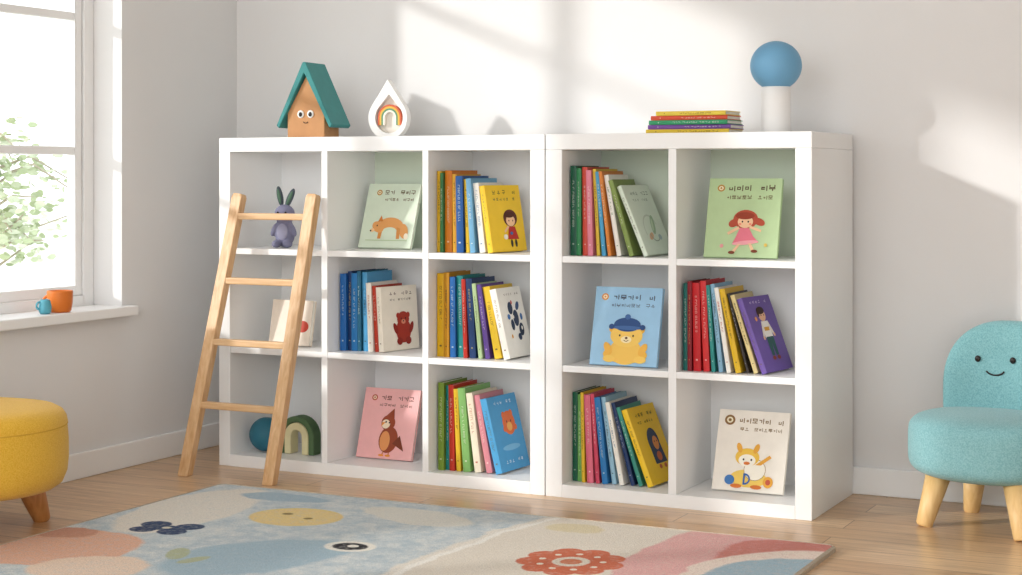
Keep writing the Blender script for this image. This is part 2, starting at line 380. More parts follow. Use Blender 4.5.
ART['duck'] = [('t', 30, 84, 94, 6.8, 7, '#8a6b3e'), ('t', 32, 74.5, 92, 4.8, 9, '#99815f')] + logo(16, 87, '#8f6a3a', 7.5) + [
    ('e', 50, 16, 26, 11, '#f4cf62'), ('e', 58, 27, 15, 13, '#fbf5e6'), ('a', 58, 27, 15.5, 13.5, 0, 359, .8, '#b08b56'), ('e', 46, 42, 17, 11, '#f0c34a'),
    ('e', 46, 38, 12, 7.5, '#fbf5e6'), ('e', 34, 53, 3.6, 6.5, '#e8a83c', 25), ('e', 58, 53, 3.6, 6.5, '#e8a83c', -25), ('e', 41, 39, 1.3, 1.4, '#33231b'), ('e', 52, 39, 1.3, 1.4, '#33231b'),
    ('e', 46, 34.5, 4.5, 2, '#d9772e'), ('p', [(58,33),(66,33),(80,43),(77,46)], '#e8a83c'), ('e', 24, 13, 7, 6, '#3f78b8'), ('e', 78, 13, 7, 7, '#e8a83c'), ('e', 78, 13, 3.5, 3.5, '#c2553c'),
    ('p', [(43,8),(45.6,8),(45.6,22),(43,22)], '#2f62a8'), ('a', 45, 15, 8, 7, -90, 90, 2.2, '#2f62a8'), ('e', 34, 6, 8, 2.6, '#d9772e'), ('e', 62, 6, 8, 2.6, '#d9772e')]
ART['monster'] = [('t', 24, 86, 90, 5.6, 6, '#6b4638'), ('t', 24, 77, 84, 4.2, 8, '#8a7a6a')] + [
    ('e', 58, 30, 21, 19, '#a5301f'), ('e', 58, 48, 17, 12, '#a5301f'), ('e', 44, 54, 5, 4.5, '#a5301f'), ('e', 72, 54, 5, 4.5, '#a5301f'), ('e', 36, 34, 5, 10, '#8f2518', 30), ('e', 80, 34, 5, 10, '#8f2518', -30),
    ('e', 46, 14, 8, 6, '#8f2518'), ('e', 70, 14, 8, 6, '#8f2518'), ('e', 58, 44, 6, 3.6, '#d88a6a'), ('e', 52, 49, 1.4, 1.5, '#1a1210'), ('e', 64, 49, 1.4, 1.5, '#1a1210'), ('e', 58, 45, 1.8, 1.2, '#1a1210')]
ART['yellowgirl'] = [('t', 20, 86, 92, 6.5, 5, '#6b5a28'), ('t', 20, 76.5, 86, 4.6, 7, '#7c6a38')] + [
    ('e', 62, 50, 20, 13, '#5c2418'), ('e', 62, 46, 13, 8.5, SK), ('e', 60, 55, 15, 4.5, '#4a1c12'), ('e', 57, 46, 1.4, 1.3, '#1e1512'), ('e', 68, 46, 1.4, 1.3, '#1e1512'),
    ('p', [(54,37),(72,37),(80,18),(48,18)], '#b8302a'), ('p', [(55,36),(42,28),(40,31),(52,39)], SK), ('e', 58, 12, 3.4, 6, '#33302e'), ('e', 70, 12, 3.4, 6, '#33302e'), ('e', 42, 22, 6, 4, '#f3ede0'), ('e', 60, 27, 4, 2.4, '#3f6ea8')]
ART['blots'] = [('e', 42, 70, 10, 9, '#22324f', 20), ('e', 58, 55, 11, 12, '#22324f', -20), ('e', 72, 72, 9, 5, '#2f4a76', 30), ('e', 40, 46, 7, 8, '#22324f'), ('e', 72, 38, 10, 9, '#1c2a44', 30),
    ('e', 30, 58, 6, 4, '#3f6ea8'), ('e', 60, 28, 7, 5, '#22324f'), ('e', 80, 56, 5, 5, '#3f6ea8'), ('e', 50, 78, 3, 3, '#c8442f'), ('e', 48, 57, 2.5, 2.5, '#f4efe4'), ('e', 74, 40, 3, 3, '#f4efe4'), ('e', 28, 30, 3, 3, '#e1a13a'), ('t', 25, 88, 88, 4, 7, '#8a7a6a')]
ART['sun'] = [('e', 58, 62, 21, 16, '#e5713c'), ('e', 44, 73, 6, 5, '#e5713c'), ('e', 70, 74, 6, 5, '#e5713c'), ('e', 58, 57, 9, 6, '#f3b05e'), ('e', 51, 64, 1.6, 1.6, '#5a2a18'), ('e', 65, 64, 1.6, 1.6, '#5a2a18'), ('e', 40, 55, 5, 4, '#e5713c'), ('e', 77, 55, 5, 4, '#e5713c'),
    ('e', 50, 30, 30, 4, '#7fbcdf'), ('t', 22, 10, 84, 4.6, 6, '#eaf3f6'), ('t', 20, 88, 84, 4.6, 6, '#e2f0f6')]
ART['leaf'] = [('t', 22, 85, 90, 5.5, 7, '#7d8f78'), ('t', 22, 76.5, 80, 4.2, 7, '#93a38c'), ('a', 50, 35, 26, 22, 20, 200, 2.4, '#c3cdba'), ('e', 60, 42, 7, 15, '#9db894', -25), ('e', 58, 42, 3, 10, '#c4d6b6', -25), ('e', 40, 26, 9, 4.5, '#d9b08a', 20), ('e', 70, 24, 6, 4, '#a9bfc0'), ('a', 55, 32, 18, 14, 190, 340, 1.6, '#9aa894')]
ART['boy'] = [('e', 50, 74, 13, 8, '#e8b890'), ('e', 49, 80.5, 14, 5, '#3a2018'), ('e', 38, 77, 3.4, 5, '#3a2018'), ('e', 47, 74, 1.2, 1.2, '#1e1512'), ('e', 57, 74, 1.2, 1.2, '#1e1512'),
    ('p', [(39,66),(63,66),(66,44),(37,44)], '#f1ece2'), ('p', [(39,66),(30,46),(35,44),(42,60)], '#e9e0d2'), ('p', [(63,66),(73,50),(69,46),(60,58)], '#e9e0d2'),
    ('e', 32, 44, 3.4, 2.6, '#e8b890'), ('e', 72, 47, 3.4, 2.6, '#e8b890'), ('p', [(39,45),(65,45),(64,20),(55,20),(52,36),(49,20),(40,20)], '#2b5a58'), ('p', [(42,58),(60,58),(60,53),(42,53)], '#d8a13a'),
    ('e', 44, 17, 6, 2.8, '#8a3d26'), ('e', 61, 17, 6, 2.8, '#8a3d26'), ('t', 20, 90, 84, 4.6, 6, '#cfc2e2'), ('e', 24, 70, 4, 3, '#e9a25a')]
ART['child'] = [('e', 55, 52, 20, 18, '#2c3a5a'), ('p', [(36,50),(74,50),(80,24),(38,24)], '#2c3a5a'), ('e', 60, 50, 10, 9, '#d58a4a'), ('e', 57, 52, 1.3, 1.2, '#14110f'), ('e', 65, 52, 1.3, 1.2, '#14110f'),
    ('e', 58, 33, 9, 6, '#c2653c'), ('e', 50, 20, 5, 3, '#c2653c'), ('e', 68, 20, 5, 3, '#c2653c'), ('t', 20, 86, 86, 5.4, 6, '#7c6a28'), ('t', 20, 77, 80, 4, 7, '#7c6a28')]
ART['dot'] = [('e', 80, 42, 15, 13, '#c4442f')]
def facing(px0, px1, Y, z, h, lean_dy, cover, art, label, t=.014, yaw=0, group='picture books standing face out'):
    x0 = XA(px0, Y); x1 = XA(px1, Y); w = x1-x0; ln = math.asin(lean_dy/h)
    o = thing('picture_book', label, 'book', (x0, Y, z+.0006), 0, group)
    o.rotation_euler = (Matrix.Rotation(-yaw, 3, 'Z') @ Matrix.Rotation(-ln, 3, 'X')).to_euler()
    book_parts(o, w, h, t, cover, ART[art], None, seed=int(px0))
facing(360, 412, 4.84, Z1, .228, .078, '#d6e2cc', 'fox', 'pale green picture book with an orange fox on its cover', yaw=0)
facing(705, 778, 4.775, Z1, .243, .06, '#b7cf9e', 'girl', 'green picture book showing a girl in a pink dress')
facing(591, 658, 4.74, Z2, .243, .058, '#9cc6e4', 'bear', 'light blue picture book with a yellow bear in a navy hat')
facing(358, 413, 4.83, ZB, .236, .068, '#f0b4b2', 'pinkfox', 'pink picture book with a brown bird-like animal on its cover')
facing(713, 784, 4.81, ZB, .245, .080, '#f2ebdf', 'duck', 'cream picture book with yellow animal and blue letter D')
facing(272, 312, 4.80, Z2, .155, .03, '#eadccb', 'dot', 'small cream board book with red dot, behind the ladder', t=.022)
def layout(bs, x0, s):
    xs = [x0]
    for i in range(1, len(bs)):
        t1, h1, a = bs[i-1][0]*s, bs[i-1][1], bs[i-1][2]; h2, b = bs[i][1], bs[i][2]
        zc = min(h1*math.cos(a)+t1*math.sin(a), h2*math.cos(b)) if b > a else t1*math.sin(a)
        xr = xs[-1] + t1/math.cos(a) - zc*math.tan(a)
        xs.append(xr + zc*math.tan(b) + .0006)
    return xs
def row(px_start, px_last, Y, z, specs, last, rowname, group, w=.2):
    x0 = XA(px_start, Y); xt = XA(px_last, Y)
    bs = [(s[2]*.02, s[3], R(s[4])) for s in specs] + [(last[1]*.02, last[2], R(last[3]))]
    lo, hi = .2, 3
    for _ in range(50):
        md = (lo+hi)/2
        if layout(bs, x0, md)[-1] < xt: lo = md
        else: hi = md
    s = lo; xs = layout(bs, x0, s)
    names = [q[0] for q in specs]
    for i, q in enumerate(specs):
        nxt = names[i+1] if i+1 < len(names) else 'its cover book'
        if i == 0: lb = '%s-spined book at left end of the row ending in %s cover' % (q[0], rowname)
        elif i == len(specs)-1: lb = '%s-spined book, last before the %s cover book in its row' % (q[0], rowname)
        else: lb = '%s-spined book between %s and %s spines, row ending in %s cover' % (q[0], names[i-1], nxt, rowname)
        o = thing('book', lb, 'book', (xs[i], Y + random.uniform(-.006, .010), z+.0006), 0, group)
        o.rotation_euler = (Matrix.Rotation(-bs[i][2], 3, 'Y') @ Matrix.Rotation(PI/2, 3, 'Z')).to_euler()
        book_parts(o, w-random.uniform(0, .02), q[3], q[2]*.02*s, deep(q[1]), None, q[5], seed=i*7+int(px_last))
    hx, t, h, ln, yw, art, lb = last
    o = thing('picture_book', lb, 'book', (xs[-1]+.0005, Y, z+.0006), 0, group)
    o.rotation_euler = (Matrix.Rotation(-R(yw), 3, 'Z') @ Matrix.Rotation(-R(ln), 3, 'Y') @ Matrix.Rotation(PI/2, 3, 'Z')).to_euler()
    book_parts(o, w, h, t*.02*s, hx, ART[art], '#6b5a48', seed=int(px_last))
W_ = '#f4efe4'; DK = '#3a322c'; GD = '#e7c66a'
row(341, 379, 4.755, Z2, [
    ('blue', '#2f6fb0', 1, .256, 0, W_), ('navy', '#24406e', .7, .264, 0, GD), ('bright blue', '#3a86c4', 1, .258, 0, W_), ('dark teal', '#1f5f7a', .6, .266, .5, W_),
    ('sky blue', '#5fa9d6', .8, .262, 1, DK), ('white', '#ebe4d8', .8, .228, 2.5, '#b0442f'), ('red', '#c2452f', .6, .218, 3.2, W_)],
    ('#efe5d4', .9, .214, 4, 11, 'monster', 'cream picture book with a dark red bear on its cover'), 'red bear', 'books in the middle row of the second column', w=.18)
row(436.5, 488, 4.73, Z1, [
    ('yellow', '#e6b93a', .7, .262, 0, DK), ('green', '#3f7d4c', .5, .256, 0, W_), ('orange', '#e08a2e', 1.1, .264, 0, W_), ('amber', '#d9a43a', .7, .252, .5, DK),
    ('blue', '#2a5f9e', 1.1, .246, 1, W_), ('gold', '#efc63e', .6, .236, 2, DK), ('light blue', '#7fb6d8', .8, .238, 4, W_), ('white', '#eceae2', .9, .224, 6.5, '#4a76a8')],
    ('#efc630', .9, .216, 9.6, 10, 'yellowgirl', 'bright yellow picture book with a dark-haired girl in red'), 'yellow girl', 'books in the top row of the third column', w=.185)
row(436.5, 504, 4.73, Z2, [
    ('yellow', '#e8b92e', 1, .268, 0, DK), ('mustard', '#c9932a', .7, .272, 0, DK), ('blue', '#2f6fb0', .7, .258, .5, W_), ('teal', '#2f8c8c', .8, .262, 1.0, W_), ('red', '#c43c2e', .5, .252, 2, W_),
    ('navy', '#23406c', .8, .254, 3.5, GD), ('pale green', '#b8cfa0', .5, .240, 6, DK), ('purple', '#6a4f96', .6, .238, 8, W_), ('lemon', '#f0cc46', .9, .232, 11, DK)],
    ('#f2eee5', .8, .226, 13.5, 1, 'blots', 'white picture book with dark blue blots on its cover'), 'blue-blotted white', 'books in the middle row of the third column', w=.165)
row(439, 496, 4.74, ZB, [
    ('olive', '#7f9a3e', .8, .282, 0, W_), ('teal', '#2b8a86', .5, .272, 0, W_), ('red', '#cc4636', .7, .276, 1, W_), ('yellow', '#ecc440', .6, .264, 2.5, DK), ('light green', '#8fbf76', 1.0, .268, 4.5, W_),
    ('cream', '#eadfc8', .9, .254, 7.5, '#b0442f'), ('pink', '#e59aa4', .8, .250, 11, W_)],
    ('#4f9fd0', .9, .242, 14.5, 4, 'sun', 'blue picture book with one orange round creature on its cover'), 'orange creature', 'books in the bottom row of the third column', w=.18)
row(570.5, 644, 4.73, Z1, [
    ('dark green', '#1f5a44', 1.1, .278, 0, W_), ('green', '#3c8a5a', .8, .270, 0, W_), ('coral', '#df5f50', .9, .274, .5, W_), ('pink', '#ec94a6', .9, .264, 1.5, W_), ('yellow', '#f0cd54', .6, .268, 3, DK),
    ('sky blue', '#5eb0d8', .7, .260, 5, W_), ('orange', '#e6934a', .6, .262, 7, W_), ('white', '#efebe2', .8, .252, 10, '#5f8a66'), ('moss green', '#8da05a', .8, .242, 17, W_)],
    ('#d9e4d2', .8, .232, 24, 6, 'leaf', 'pale green picture book with a soft leaf drawing, strongly tilted'), 'tilted pale green', 'books in the top row of the fourth column', w=.175)
row(683.5, 762, 4.72, Z2, [
    ('dark teal', '#1d6660', .7, .262, 0, W_), ('maroon', '#8e2430', .7, .268, 0, GD), ('red', '#cf2f36', 1.2, .264, 1, W_), ('bright red', '#e04446', 1.0, .270, 2.5, W_), ('sea green', '#3f9a94', .6, .258, 4, W_),
    ('light blue', '#9cc6e0', .7, .262, 6, DK), ('white', '#f1eee6', .7, .254, 9, '#c43c2e'), ('yellow', '#ecc33c', .9, .252, 12, DK), ('black', '#3a3534', .4, .242, 15, W_), ('cream', '#ecd9a0', .7, .240, 18, DK)],
    ('#6d55a0', .9, .232, 21, 8, 'boy', 'purple picture book with a boy in a white shirt'), 'purple boy', 'books in the middle row of the fifth column', w=.18)
row(571.5, 648, 4.745, ZB, [
    ('dark green', '#216048', .8, .276, 0, W_), ('light green', '#7fb86a', .7, .270, 0, W_), ('yellow', '#eec846', .5, .278, 1, DK), ('pink', '#e87f92', 1, .272, 2.5, W_), ('rose', '#d4576e', .6, .276, 4, W_),
    ('blue', '#3f86c0', .9, .266, 6, W_), ('pale blue', '#a9d0e4', .7, .268, 8, DK), ('white', '#f0ece2', .7, .256, 11, '#4a76a8'), ('navy', '#2a416c', .6, .258, 15, W_), ('sea green', '#4a9a8a', .6, .248, 18, W_)],
    ('#efc630', .9, .246, 22, 5, 'child', 'yellow picture book with a navy and orange figure on its cover'), 'yellow navy-figure', 'books in the bottom row of the fourth column', w=.18)
zz = HT
stack = [('#e2c23e', 'yellow book at the bottom of the stack on the bookcase', 646, 729, 0), ('#7a4f9c', 'purple book lying in the stack just above the bottom yellow book', 648, 730, 1.0),
         ('#3a9a6a', 'green book in the middle of the flat stack on the bookcase', 649, 728, -1.2), ('#d8553a', 'red-orange book lying second from top of the flat stack', 651, 727, .8),
         ('#e9cf52', 'thin light yellow book on top of the flat stack', 656, 726, -.8)]
for i, (c, lb, a, b, yw) in enumerate(stack):
    Y = 4.80; x0 = XA(a, Y); x1 = XA(b, Y); t = .0132
    o = thing('book', lb, 'book', (x0, Y, zz+.0004), 0, 'stacked books on top of the bookcase')
    base = Matrix(((0, 0, 1), (1, 0, 0), (0, 1, 0)))
    o.rotation_euler = (Matrix.Rotation(R(yw), 3, 'Z') @ base).to_euler()
    o.location.z = zz + t + .0006
    book_parts(o, .135, x1-x0, t, c, None, '#f4efe4' if i in (1, 2, 3) else '#7a5a2a', seed=i)
    zz += t + .0006
# ================================================================ TOYS ON TOP
xh = XA(313, 4.86)
hs = thing('toy_house', 'tan wooden toy house with teal roof and two eyes', 'toy house', (xh, 4.86, HT), R(4))
tan = M('#bd8a5c', .6, .06, 25); teal = M('#3a8786', .5, .05, 25); blk = M('#201a18', .3, 0); wht = M('#f4f3f0', .4, 0)
m = MB(); m.extr([(-.072,0),(.072,0),(.072,.085),(0,.212),(-.072,.085)], -.05, .055, tan, 'y'); m.build('body', hs, .003)
m = MB()
m.extr([(-.098,.034),(0,.222),(.098,.034),(.108,.044),(.006,.260),(-.006,.260),(-.108,.044)], -.064, .075, teal, 'y'); m.build('roof', hs, .003)
for sx in (-.019, .019):
    m = MB(); m.ell((sx, -.052, .082), (.0125, .005, .0135), wht); e = m.build('eye', hs)
    m = MB(); m.ell((sx+.001, -.0565, .081), (.007, .003, .008), blk); m.build('pupil', e)
m = MB(); m.tube([(.009*math.cos(a), -.052, .058+.007*math.sin(a)) for a in [R(200+i*14) for i in range(11)]], .0014, blk, 6); m.build('mouth', hs)
xd = XA(389.5, 4.88)
td = thing('teardrop_ornament', 'white teardrop ornament holding a small rainbow arch', 'ornament', (xd, 4.88, HT), R(4))
def drop(r, cz, top, n=28):
    d = top - cz; a = math.acos(r/d)
    pts = [(r*math.sin(t), cz + r*math.cos(t)) for t in [a + (2*PI-2*a)*i/n for i in range(n+1)]]
    return pts + [(0, top)]
outer = [(p[0], max(p[1], .0)) for p in drop(.073, .066, .196)]; inner = [(p[0]+.005, p[1]) for p in drop(.052, .067, .146)]
m = MB(); n = len(outer); y0, y1 = -.015, .015
for ya in (y0, y1):
    for i in range(n):
        j = (i+1) % n
        m.poly([(outer[i][0], ya, outer[i][1]), (outer[j][0], ya, outer[j][1]), (inner[j][0], ya, inner[j][1]), (inner[i][0], ya, inner[i][1])], wht)
for q in (outer, inner):
    for i in range(n):
        j = (i+1) % n
        m.poly([(q[i][0], y0, q[i][1]), (q[j][0], y0, q[j][1]), (q[j][0], y1, q[j][1]), (q[i][0], y1, q[i][1])], wht)
m.build('frame', td, .0012)
m = MB(); m.extr(inner, .006, .010, M('#e6dfd4')); m.build('backing', td)
def arch(r1, r2, zc, zb, mat, y0, y1, n=20, cx=0):
    m = MB(); o = [(cx+r1*math.cos(PI*i/n), zc+r1*math.sin(PI*i/n)) for i in range(n+1)]; q = [(cx+r2*math.cos(PI*i/n), zc+r2*math.sin(PI*i/n)) for i in range(n+1)]
    A = [(cx+r1, zb)] + o + [(cx-r1, zb)]; B = [(cx+r2, zb)] + q + [(cx-r2, zb)]; k = len(A)
    for i in range(k-1):
        for y in (y0, y1): m.poly([(A[i][0], y, A[i][1]), (A[i+1][0], y, A[i+1][1]), (B[i+1][0], y, B[i+1][1]), (B[i][0], y, B[i][1])], mat)
        for C_ in (A, B): m.poly([(C_[i][0], y0, C_[i][1]), (C_[i+1][0], y0, C_[i+1][1]), (C_[i+1][0], y1, C_[i+1][1]), (C_[i][0], y1, C_[i][1])], mat)
    for i in (0, k-1): m.poly([(A[i][0], y0, A[i][1]), (B[i][0], y0, B[i][1]), (B[i][0], y1, B[i][1]), (A[i][0], y1, A[i][1])], mat)
    return m
for r1, c in ((.044, '#c9603f'), (.0375, '#e2b04a'), (.031, '#5f8f6a'), (.0245, '#efe8dc')):
    m = arch(r1, r1-.0063, .068, .042, M(c), -.010, .006, cx=.005); m.build('rainbow_band', td)
xl_ = XA(776, 4.86)
lp = thing('globe_lamp', 'blue globe lamp on white cylinder base atop the bookcase', 'lamp', (xl_, 4.86, HT))
m = MB(); m.lathe([(0,.0),(.041,0),(.0435,.003),(.0435,.137),(.040,.141),(0,.141)], M('#efeeec', .45, .01), seg=48); m.build('base', lp)
m = MB(); m.ell((0,0,.203), (.0775,.0775,.0745), M('#70a6ca', .5, .02), 48, 28); m.build('globe', lp)
# ================================================================ CUBBY TOYS
xb = XA(285, 4.80)
rb = thing('toy_rabbit', 'grey lavender toy rabbit sitting behind the top ladder rung', 'toy rabbit', (xb, 4.80, Z1), R(15))
fur = M('#7d7d96', .8, .05, 40, .2, 400)
m = MB()
m.ell((0,0,.05), (.035,.033,.05), fur); m.ell((0,-.004,.115), (.036,.033,.034), fur); m.ell((0,0,.085), (.024,.024,.03), fur)
for s in (-1, 1):
    m.ell((s*.020,-.03,.014), (.016,.026,.014), fur); m.ell((s*.033,-.014,.062), (.010,.014,.026), fur, rot=Matrix.Rotation(s*-.4, 3, 'Y'))
m.build('body', rb, remesh=.0035)
for s in (-1, 1):
    q = .2 if s < 0 else .42; zc = .176 if s < 0 else .170
    m = MB(); m.ell((s*.018, 0, zc), (.011,.008,.036), M('#464f58', .8), rot=Matrix.Rotation(s*q, 3, 'Y')); e = m.build('ear', rb)
    m = MB(); m.ell((s*.0185, -.007, zc), (.006,.003,.026), M('#4f6b58', .8), rot=Matrix.Rotation(s*q, 3, 'Y')); m.build('inner_ear', e)
    m = MB(); m.ell((s*.014, -.0355, .120), (.004,.003,.005), blk); m.build('eye', rb)
m = MB(); m.ell((0, -.038, .108), (.006,.004,.004), M('#4a4456')); m.build('nose', rb)
m = MB(); m.ell((0, -.030, .055), (.020,.007,.028), M('#9a99b0', .8)); m.build('belly', rb)
bl = thing('toy_ball', 'round dark teal toy ball behind the lowest ladder rung', 'toy ball', (-3.318, 4.79, ZB+.001))
m = MB(); m.ell((0,0,.058), (.058,.058,.058), M('#2f6f84', .5, .05), 40, 24); m.build('shell', bl)
m = MB(); m.lathe([(.0582,-.004),(.0590,0),(.0582,.004)], M('#24596b'), (0,0,.058), 40, Matrix.Rotation(R(70), 3, 'X')); m.build('seam', bl)
ar = thing('toy_arch', 'dark green arch toy with pale yellow centre behind the ladder', 'toy', (-3.186, 4.80, ZB+.001))
for r1, r2, c in ((.070, .050, '#55704c'), (.048, .022, '#e2d9ac')):
    arch(r1, r2, .060, 0, M(c, .6), -.025, .025).build('arch_piece', ar, .004)
# ================================================================ LADDER
pine = wood('ladder_pine', '#c69866', '#e0bb8f', (30, 30, 2.2)); pine_r = wood('ladder_pine_rung', '#cda272', '#e0bb8f', (2.2, 30, 30))
ld = thing('ladder', 'light wooden four-rung ladder leaning on the left bookcase', 'ladder', (-3.245, 4.46, 0))
ft = [(-3.416, 4.465), (-3.073, 4.455)]; tp = [(-3.326, 4.647), (-3.030, 4.647)]; ZTOP = .93
def lpt(s, k):
    return Vector((ft[s][0]+(tp[s][0]-ft[s][0])*k, ft[s][1]+(tp[s][1]-ft[s][1])*k, ZTOP*k)) - Vector((-3.245, 4.46, 0))
for s in (0, 1):
    a, b = lpt(s, 0), lpt(s, 1); ax = (b-a).normalized(); L_ = (b-a).length
    X = Vector((1,0,0)); X = (X - ax*X.dot(ax)).normalized(); Yv = ax.cross(X)
    m = MB(); hw, hd = .0205, .0165
    prof = [(0, 1), (L_-.012, 1), (L_-.004, .88), (L_, .7)]
    v = []
    for q, k in prof:
        for sx, sy in ((-1,-1),(1,-1),(1,1),(-1,1)):
            v.append(a + ax*q + X*sx*hw*k + Yv*sy*hd*(k if k == 1 else .9))
    v = [Vector((p.x, p.y, max(p.z, 0.0))) for p in v]
    for i in range(4): v[i].z = 0.0
    f = [(3,2,1,0)] + [(i*4+j, i*4+(j+1) % 4, (i+1)*4+(j+1) % 4, (i+1)*4+j) for i in range(3) for j in range(4)] + [(12,13,14,15)]
    m.add(v, f, pine); m.build('rail', ld, .003, 3)
for zr in (.855, .640, .438, .232):
    k = zr/ZTOP; a, b = lpt(0, k), lpt(1, k); d = (b-a).normalized()
    p0, p1 = a+d*.015, b-d*.015; v = []
    for p in (p0, p1):
        for dy, dz in ((-.014,-.011),(.014,-.011),(.014,.011),(-.014,.011)): v.append(p + Vector((0, dy, dz)))
    m = MB(); m.add(v, [(0,1,2,3),(7,6,5,4),(0,4,5,1),(1,5,6,2),(2,6,7,3),(3,7,4,0)], pine_r); m.build('rung', ld, .004, 3)
# ================================================================ SILL CUPS
zs = SILL+.0155
cp = thing('cup', 'orange round cup standing on the window sill', 'cup', (-3.705, 4.19, zs))
org = M('#d9762c', .4, .03)
m = MB(); m.lathe([(0,0),(.030,0),(.036,.006),(.040,.03),(.0415,.066),(.0405,.070),(.037,.068),(.034,.03),(.028,.012),(0,.010)], org, seg=40); m.build('bowl', cp)
m = MB(); m.tube([(.030*math.cos(R(a))+.026, 0, .035+.020*math.sin(R(a))) for a in range(-70, 71, 14)], .0045, org, 8); m.build('handle', cp)
cp.rotation_euler = (0, 0, R(200))
tc_ = thing('toy_cup', 'small blue toy cup with side loop beside the orange cup', 'toy', (-3.70, 4.115, zs))
blu = M('#5ba6b8', .4, .03)
m = MB(); m.lathe([(0,0),(.015,0),(.019,.006),(.021,.022),(.017,.040),(.014,.046),(.011,.042),(.014,.022),(0,.01)], blu, seg=32); m.build('bowl', tc_)
m = MB(); m.tube([(-.018-.012*math.sin(R(a)), 0, .027+.012*math.cos(R(a))) for a in range(0, 181, 15)], .0035, blu, 8); m.build('loop', tc_)
tc_.rotation_euler = (0, 0, R(70))
# ================================================================ POUF
leg_w = wood('leg_wood', '#b0713a', '#c98c50', (25, 25, 3))
yel = nubby('yellow_fabric', '#dba934', '#e8bb4a', 300)
pf = thing('pouf', 'yellow round upholstered pouf on short wooden legs', 'pouf', (-3.415, 3.495, 0))
prof = [(0,.118),(.20,.118),(.232,.122),(.252,.136),(.264,.165),(.268,.205),(.2675,.255),(.264,.296)]
m = MB(); m.lathe(prof, yel, seg=64); m.build('body', pf)
m = MB(); m.lathe([(.264,.296),(.265,.303),(.262,.317),(.252,.333),(.232,.344),(.19,.351),(.10,.355),(0,.356)], yel, seg=64); m.build('seat_cushion', pf)
m = MB(); m.lathe([(.264+.0018*math.cos(a), .297+.0018*math.sin(a)) for a in [2*PI*i/8 for i in range(9)]], M('#cf9f35', .9), seg=64); m.build('piping', pf)
for k in range(3):
    a = R(69.5+120*k); c = Vector((math.cos(a), math.sin(a), 0))
    m = MB(); b0 = c*.222; t0 = c*.175 + Vector((0,0,.125))
    m.tube([b0, b0.lerp(t0, .05), b0.lerp(t0, .5), t0], [.020, .024, .033, .040], leg_w, 20); m.build('leg', pf)
# ================================================================ TEAL CHAIR
tl = nubby('teal_fabric', '#6b9ca1', '#82b1b5'); tl2 = nubby('teal_fabric_seat', '#76a8ad', '#90bdc1')
ylw = wood('chair_leg_wood', '#d9b072', '#e8c48a', (25, 25, 3))
ch = thing('child_chair', 'small teal upholstered chair with smiling face backrest', 'chair', (-.88, 4.86, 0), R(-8))
v, f = superell(.238, .225, .092, .42, 1.0, 64, 32)
m = MB(); m.add([(p[0], p[1], p[2]+.228) for p in v], f, tl2, True); m.build('seat', ch)
vv = []; ff = []; sg, rg = 72, 20
for i in range(rg+1):
    ph = -PI/2 + PI*i/rg
    for j in range(sg):
        th = 2*PI*j/sg; e2 = .80 if math.sin(th) > 0 else .35
        x = .182*sp(math.cos(ph), .45)*sp(math.cos(th), e2); z = (.200 if math.sin(th) > 0 else .16)*sp(math.cos(ph), .45)*sp(math.sin(th), .86 if math.sin(th) > 0 else .5); y = .054*sp(math.sin(ph), .7)
        vv.append((x+.004, .150+y-1.6*x*x, .370+z))
for i in range(rg):
    for j in range(sg):
        k = (j+1) % sg; ff.append((i*sg+j, i*sg+k, (i+1)*sg+k, (i+1)*sg+j))
m = MB(); m.add(vv, ff, tl, True); m.build('backrest', ch)
for ex in (-.074, .026):
    m = MB(); m.ell((ex, .150-.0555-1.6*ex*ex, .460), (.0085,.005,.0095), blk); m.build('eye', ch)
pts = []
for i in range(13):
    a = R(205+i*130/12); x = -.025+.028*math.cos(a); pts.append((x, .150-.0555-1.6*x*x, .434+.020*math.sin(a)))
m = MB(); m.tube(pts, .0026, blk, 8); m.build('mouth', ch)
for lx, ly in ((-.158,-.125), (.135,-.165), (-.115,.15), (.15,.12)):
    m = MB(); b0 = Vector((lx, ly, 0)); t0 = Vector((lx*.78, ly*.78, .150))
    m.tube([b0, b0.lerp(t0, .04), t0], [.020, .0235, .036], ylw, 20); m.build('leg', ch)
